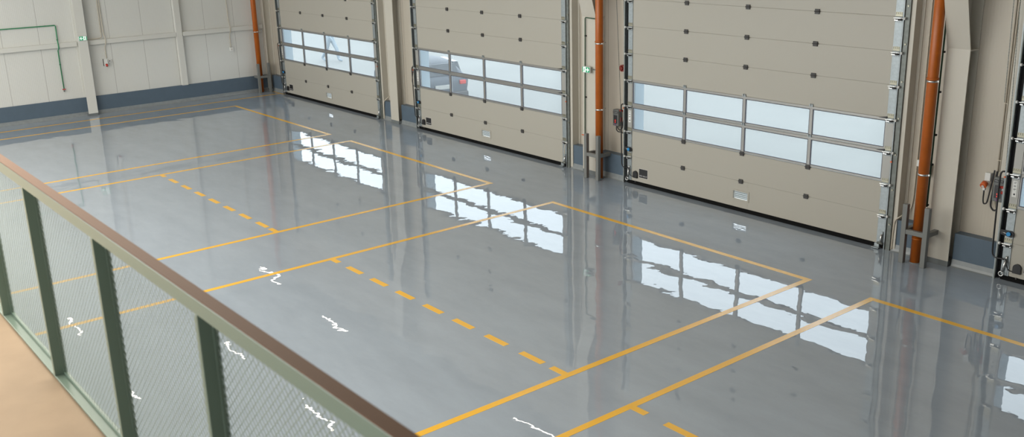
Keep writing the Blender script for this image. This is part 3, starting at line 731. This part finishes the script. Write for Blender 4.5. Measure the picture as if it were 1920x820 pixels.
def car(loc, rz, body, label):
    r = empty('parked_car', loc, label, 'car', None, None, rz)          # local: +x forward, rear at x=0
    prof = [(0.02, .35, .60), (0.0, .62, .80), (.05, .92, .86), (.22, 1.00, .86), (.55, 1.36, .66), (1.0, 1.46, .64), (1.9, 1.47, .64), (2.45, 1.36, .66), (3.05, 1.02, .82), (3.7, .93, .84), (4.15, .78, .80), (4.25, .55, .72), (4.22, .32, .6)]
    bm = bmesh.new(); rings = []
    for x, z, hw in prof:
        wb = .88 if .1 < x < 4.1 else .78; zb = .28; zm = min(z, .90)
        ring = [(-wb*.95, zb), (-wb, (zb+zm)*.5), (-wb*.98, zm)]
        ring += [(-(hw*.5+wb*.48) if z > 1.0 else -hw, zm+(z-zm)*.45), (-hw*.96, zm+(z-zm)*.9), (-hw*.6, z)]
        ring = ring+[(-a, b) for a, b in ring[::-1]]
        rings.append([bm.verts.new((x, a, b)) for a, b in ring])
    for A, B in zip(rings, rings[1:]):
        for i in range(len(A)): f = bm.faces.new((A[i], A[(i+1) % len(A)], B[(i+1) % len(A)], B[i])); f.smooth = True
    bm.faces.new(rings[0]); bm.faces.new(rings[-1][::-1])
    bmesh.ops.recalc_face_normals(bm, faces=bm.faces)
    me = bpy.data.meshes.new('car_body'); bm.to_mesh(me); bm.free(); me.materials.append(body)
    o = bpy.data.objects.new('car_body', me); COL.objects.link(o); o.parent = r
    md = o.modifiers.new('s', 'SUBSURF'); md.levels = 2; md.render_levels = 2
    wg = mat('car_window', (.02, .025, .03), .08)
    MB().prism([(.205, 1.03), (.50, 1.335), (.53, 1.345), (.24, 1.03)], 'y', -.60, .60).build('rear_window', wg, r)
    for s in (-1, 1):
        MB().prism([(.55, .98), (.85, 1.33), (1.9, 1.36), (2.35, 1.28), (2.85, .98)], 'y', s*.69, s*.845).build('side_window', wg, r)
        for x in (.75, 3.45):
            MB().m(M_GASK).cyl((x, s*.70, .31), (x, s*.90, .31), .31, 28).m(M_GALV).cyl((x, s*.895, .31), (x, s*.91, .31), .20, 16).build('wheel', None, r)
        bx(-.02, .06, s*.64-.10, s*.64+.10, .76, .88, .02).build('tail_light', M_RED, r)
    bx(-.035, .0, -.26, .26, .66, .78, .004).build('number_plate', mat('dull_plate', (.4, .4, .38), .7), r)
    bx(-.06, .1, -.80, .80, .34, .56, .04).build('bumper', M_HINGE, r)
    return r
car((-9.85, 2.05, -.02), math.atan2(.22, -.97), mat('dark_car_paint', (.05, .06, .075), .5), 'dark grey car parked outside behind the second door')

def person(loc, rz):
    r = empty('person', loc, 'person in pale blue trousers walking outside behind the first door', 'person', None, None, rz)   # local +x = walking direction
    J = {}; E_ = []
    def v(n, x, y, z, rx, par=None): J[n] = (len(J), Vector((x, y, z)), rx); (E_.append((J[par][0], J[n][0])) if par else None)
    v('pelvis', 0, 0, .95, .13); v('waist', .01, 0, 1.08, .125, 'pelvis'); v('chest', .03, 0, 1.30, .145, 'waist'); v('neck', .05, 0, 1.47, .06, 'chest'); v('headb', .07, 0, 1.54, .065, 'neck'); v('head', .08, 0, 1.64, .095, 'headb'); v('top', .08, 0, 1.72, .07, 'head')
    for s, n, fw in ((1, 'L', .30), (-1, 'R', -.30)):
        v('hip'+n, 0, s*.09, .90, .105, 'pelvis'); v('knee'+n, fw*.62+.05, s*.10, .50, .082, 'hip'+n)
        v('ank'+n, fw*(1.0 if fw > 0 else 1.35), s*.10, .09 if fw > 0 else .14, .058, 'knee'+n); v('toe'+n, fw*(1.0 if fw > 0 else 1.35)+.18, s*.11, .035, .035, 'ank'+n)
        v('sh'+n, .03, s*.19, 1.40, .06, 'chest'); v('el'+n, -fw*.4, s*.25, 1.14, .043, 'sh'+n); v('wr'+n, -fw*.8+.08, s*.24, .92, .028, 'el'+n)
        v('pl'+n, -fw*.8+.10, s*.24, .84, .030, 'wr'+n)
    me = bpy.data.meshes.new('person_body'); me.from_pydata([x[1] for x in J.values()], E_, []); me.update()
    me.materials.append(mat('light_denim', (.25, .30, .34), .8))
    o = bpy.data.objects.new('person_body', me); COL.objects.link(o); o.parent = r
    sk = o.modifiers.new('skin', 'SKIN'); ss = o.modifiers.new('sub', 'SUBSURF'); ss.levels = 2; ss.render_levels = 2
    lay = me.skin_vertices.new() if hasattr(me.skin_vertices, 'new') and not me.skin_vertices else (me.skin_vertices[0] if me.skin_vertices else None)
    if lay:
        for i, (_, _, rr) in enumerate(J.values()): lay.data[i].radius = (rr, rr); lay.data[i].use_root = (i == 0)
    return r
person((-22.25, 5.10, -.02), math.radians(20))

# repeats of a kind carry one group phrase
for base, ph in (('drain_pipe', 'orange drain pipes along the walls'), ('pipe_guard', 'steel guards around the orange pipes'), ('wall_conduit', 'thin conduits on the walls'),
                 ('wall_socket', 'white sockets on the walls'), ('control_box', 'grey door control boxes'), ('exit_sign', 'green exit signs'), ('hand_chain', 'steel chains beside the doors'),
                 ('green_pipe', 'thin green pipes on walls and columns'), ('steel_girt', 'horizontal girts on the left wall')):
    for o in SC.objects:
        if o.parent is None and o.name.split('.')[0] == base and 'group' not in o: o['group'] = ph
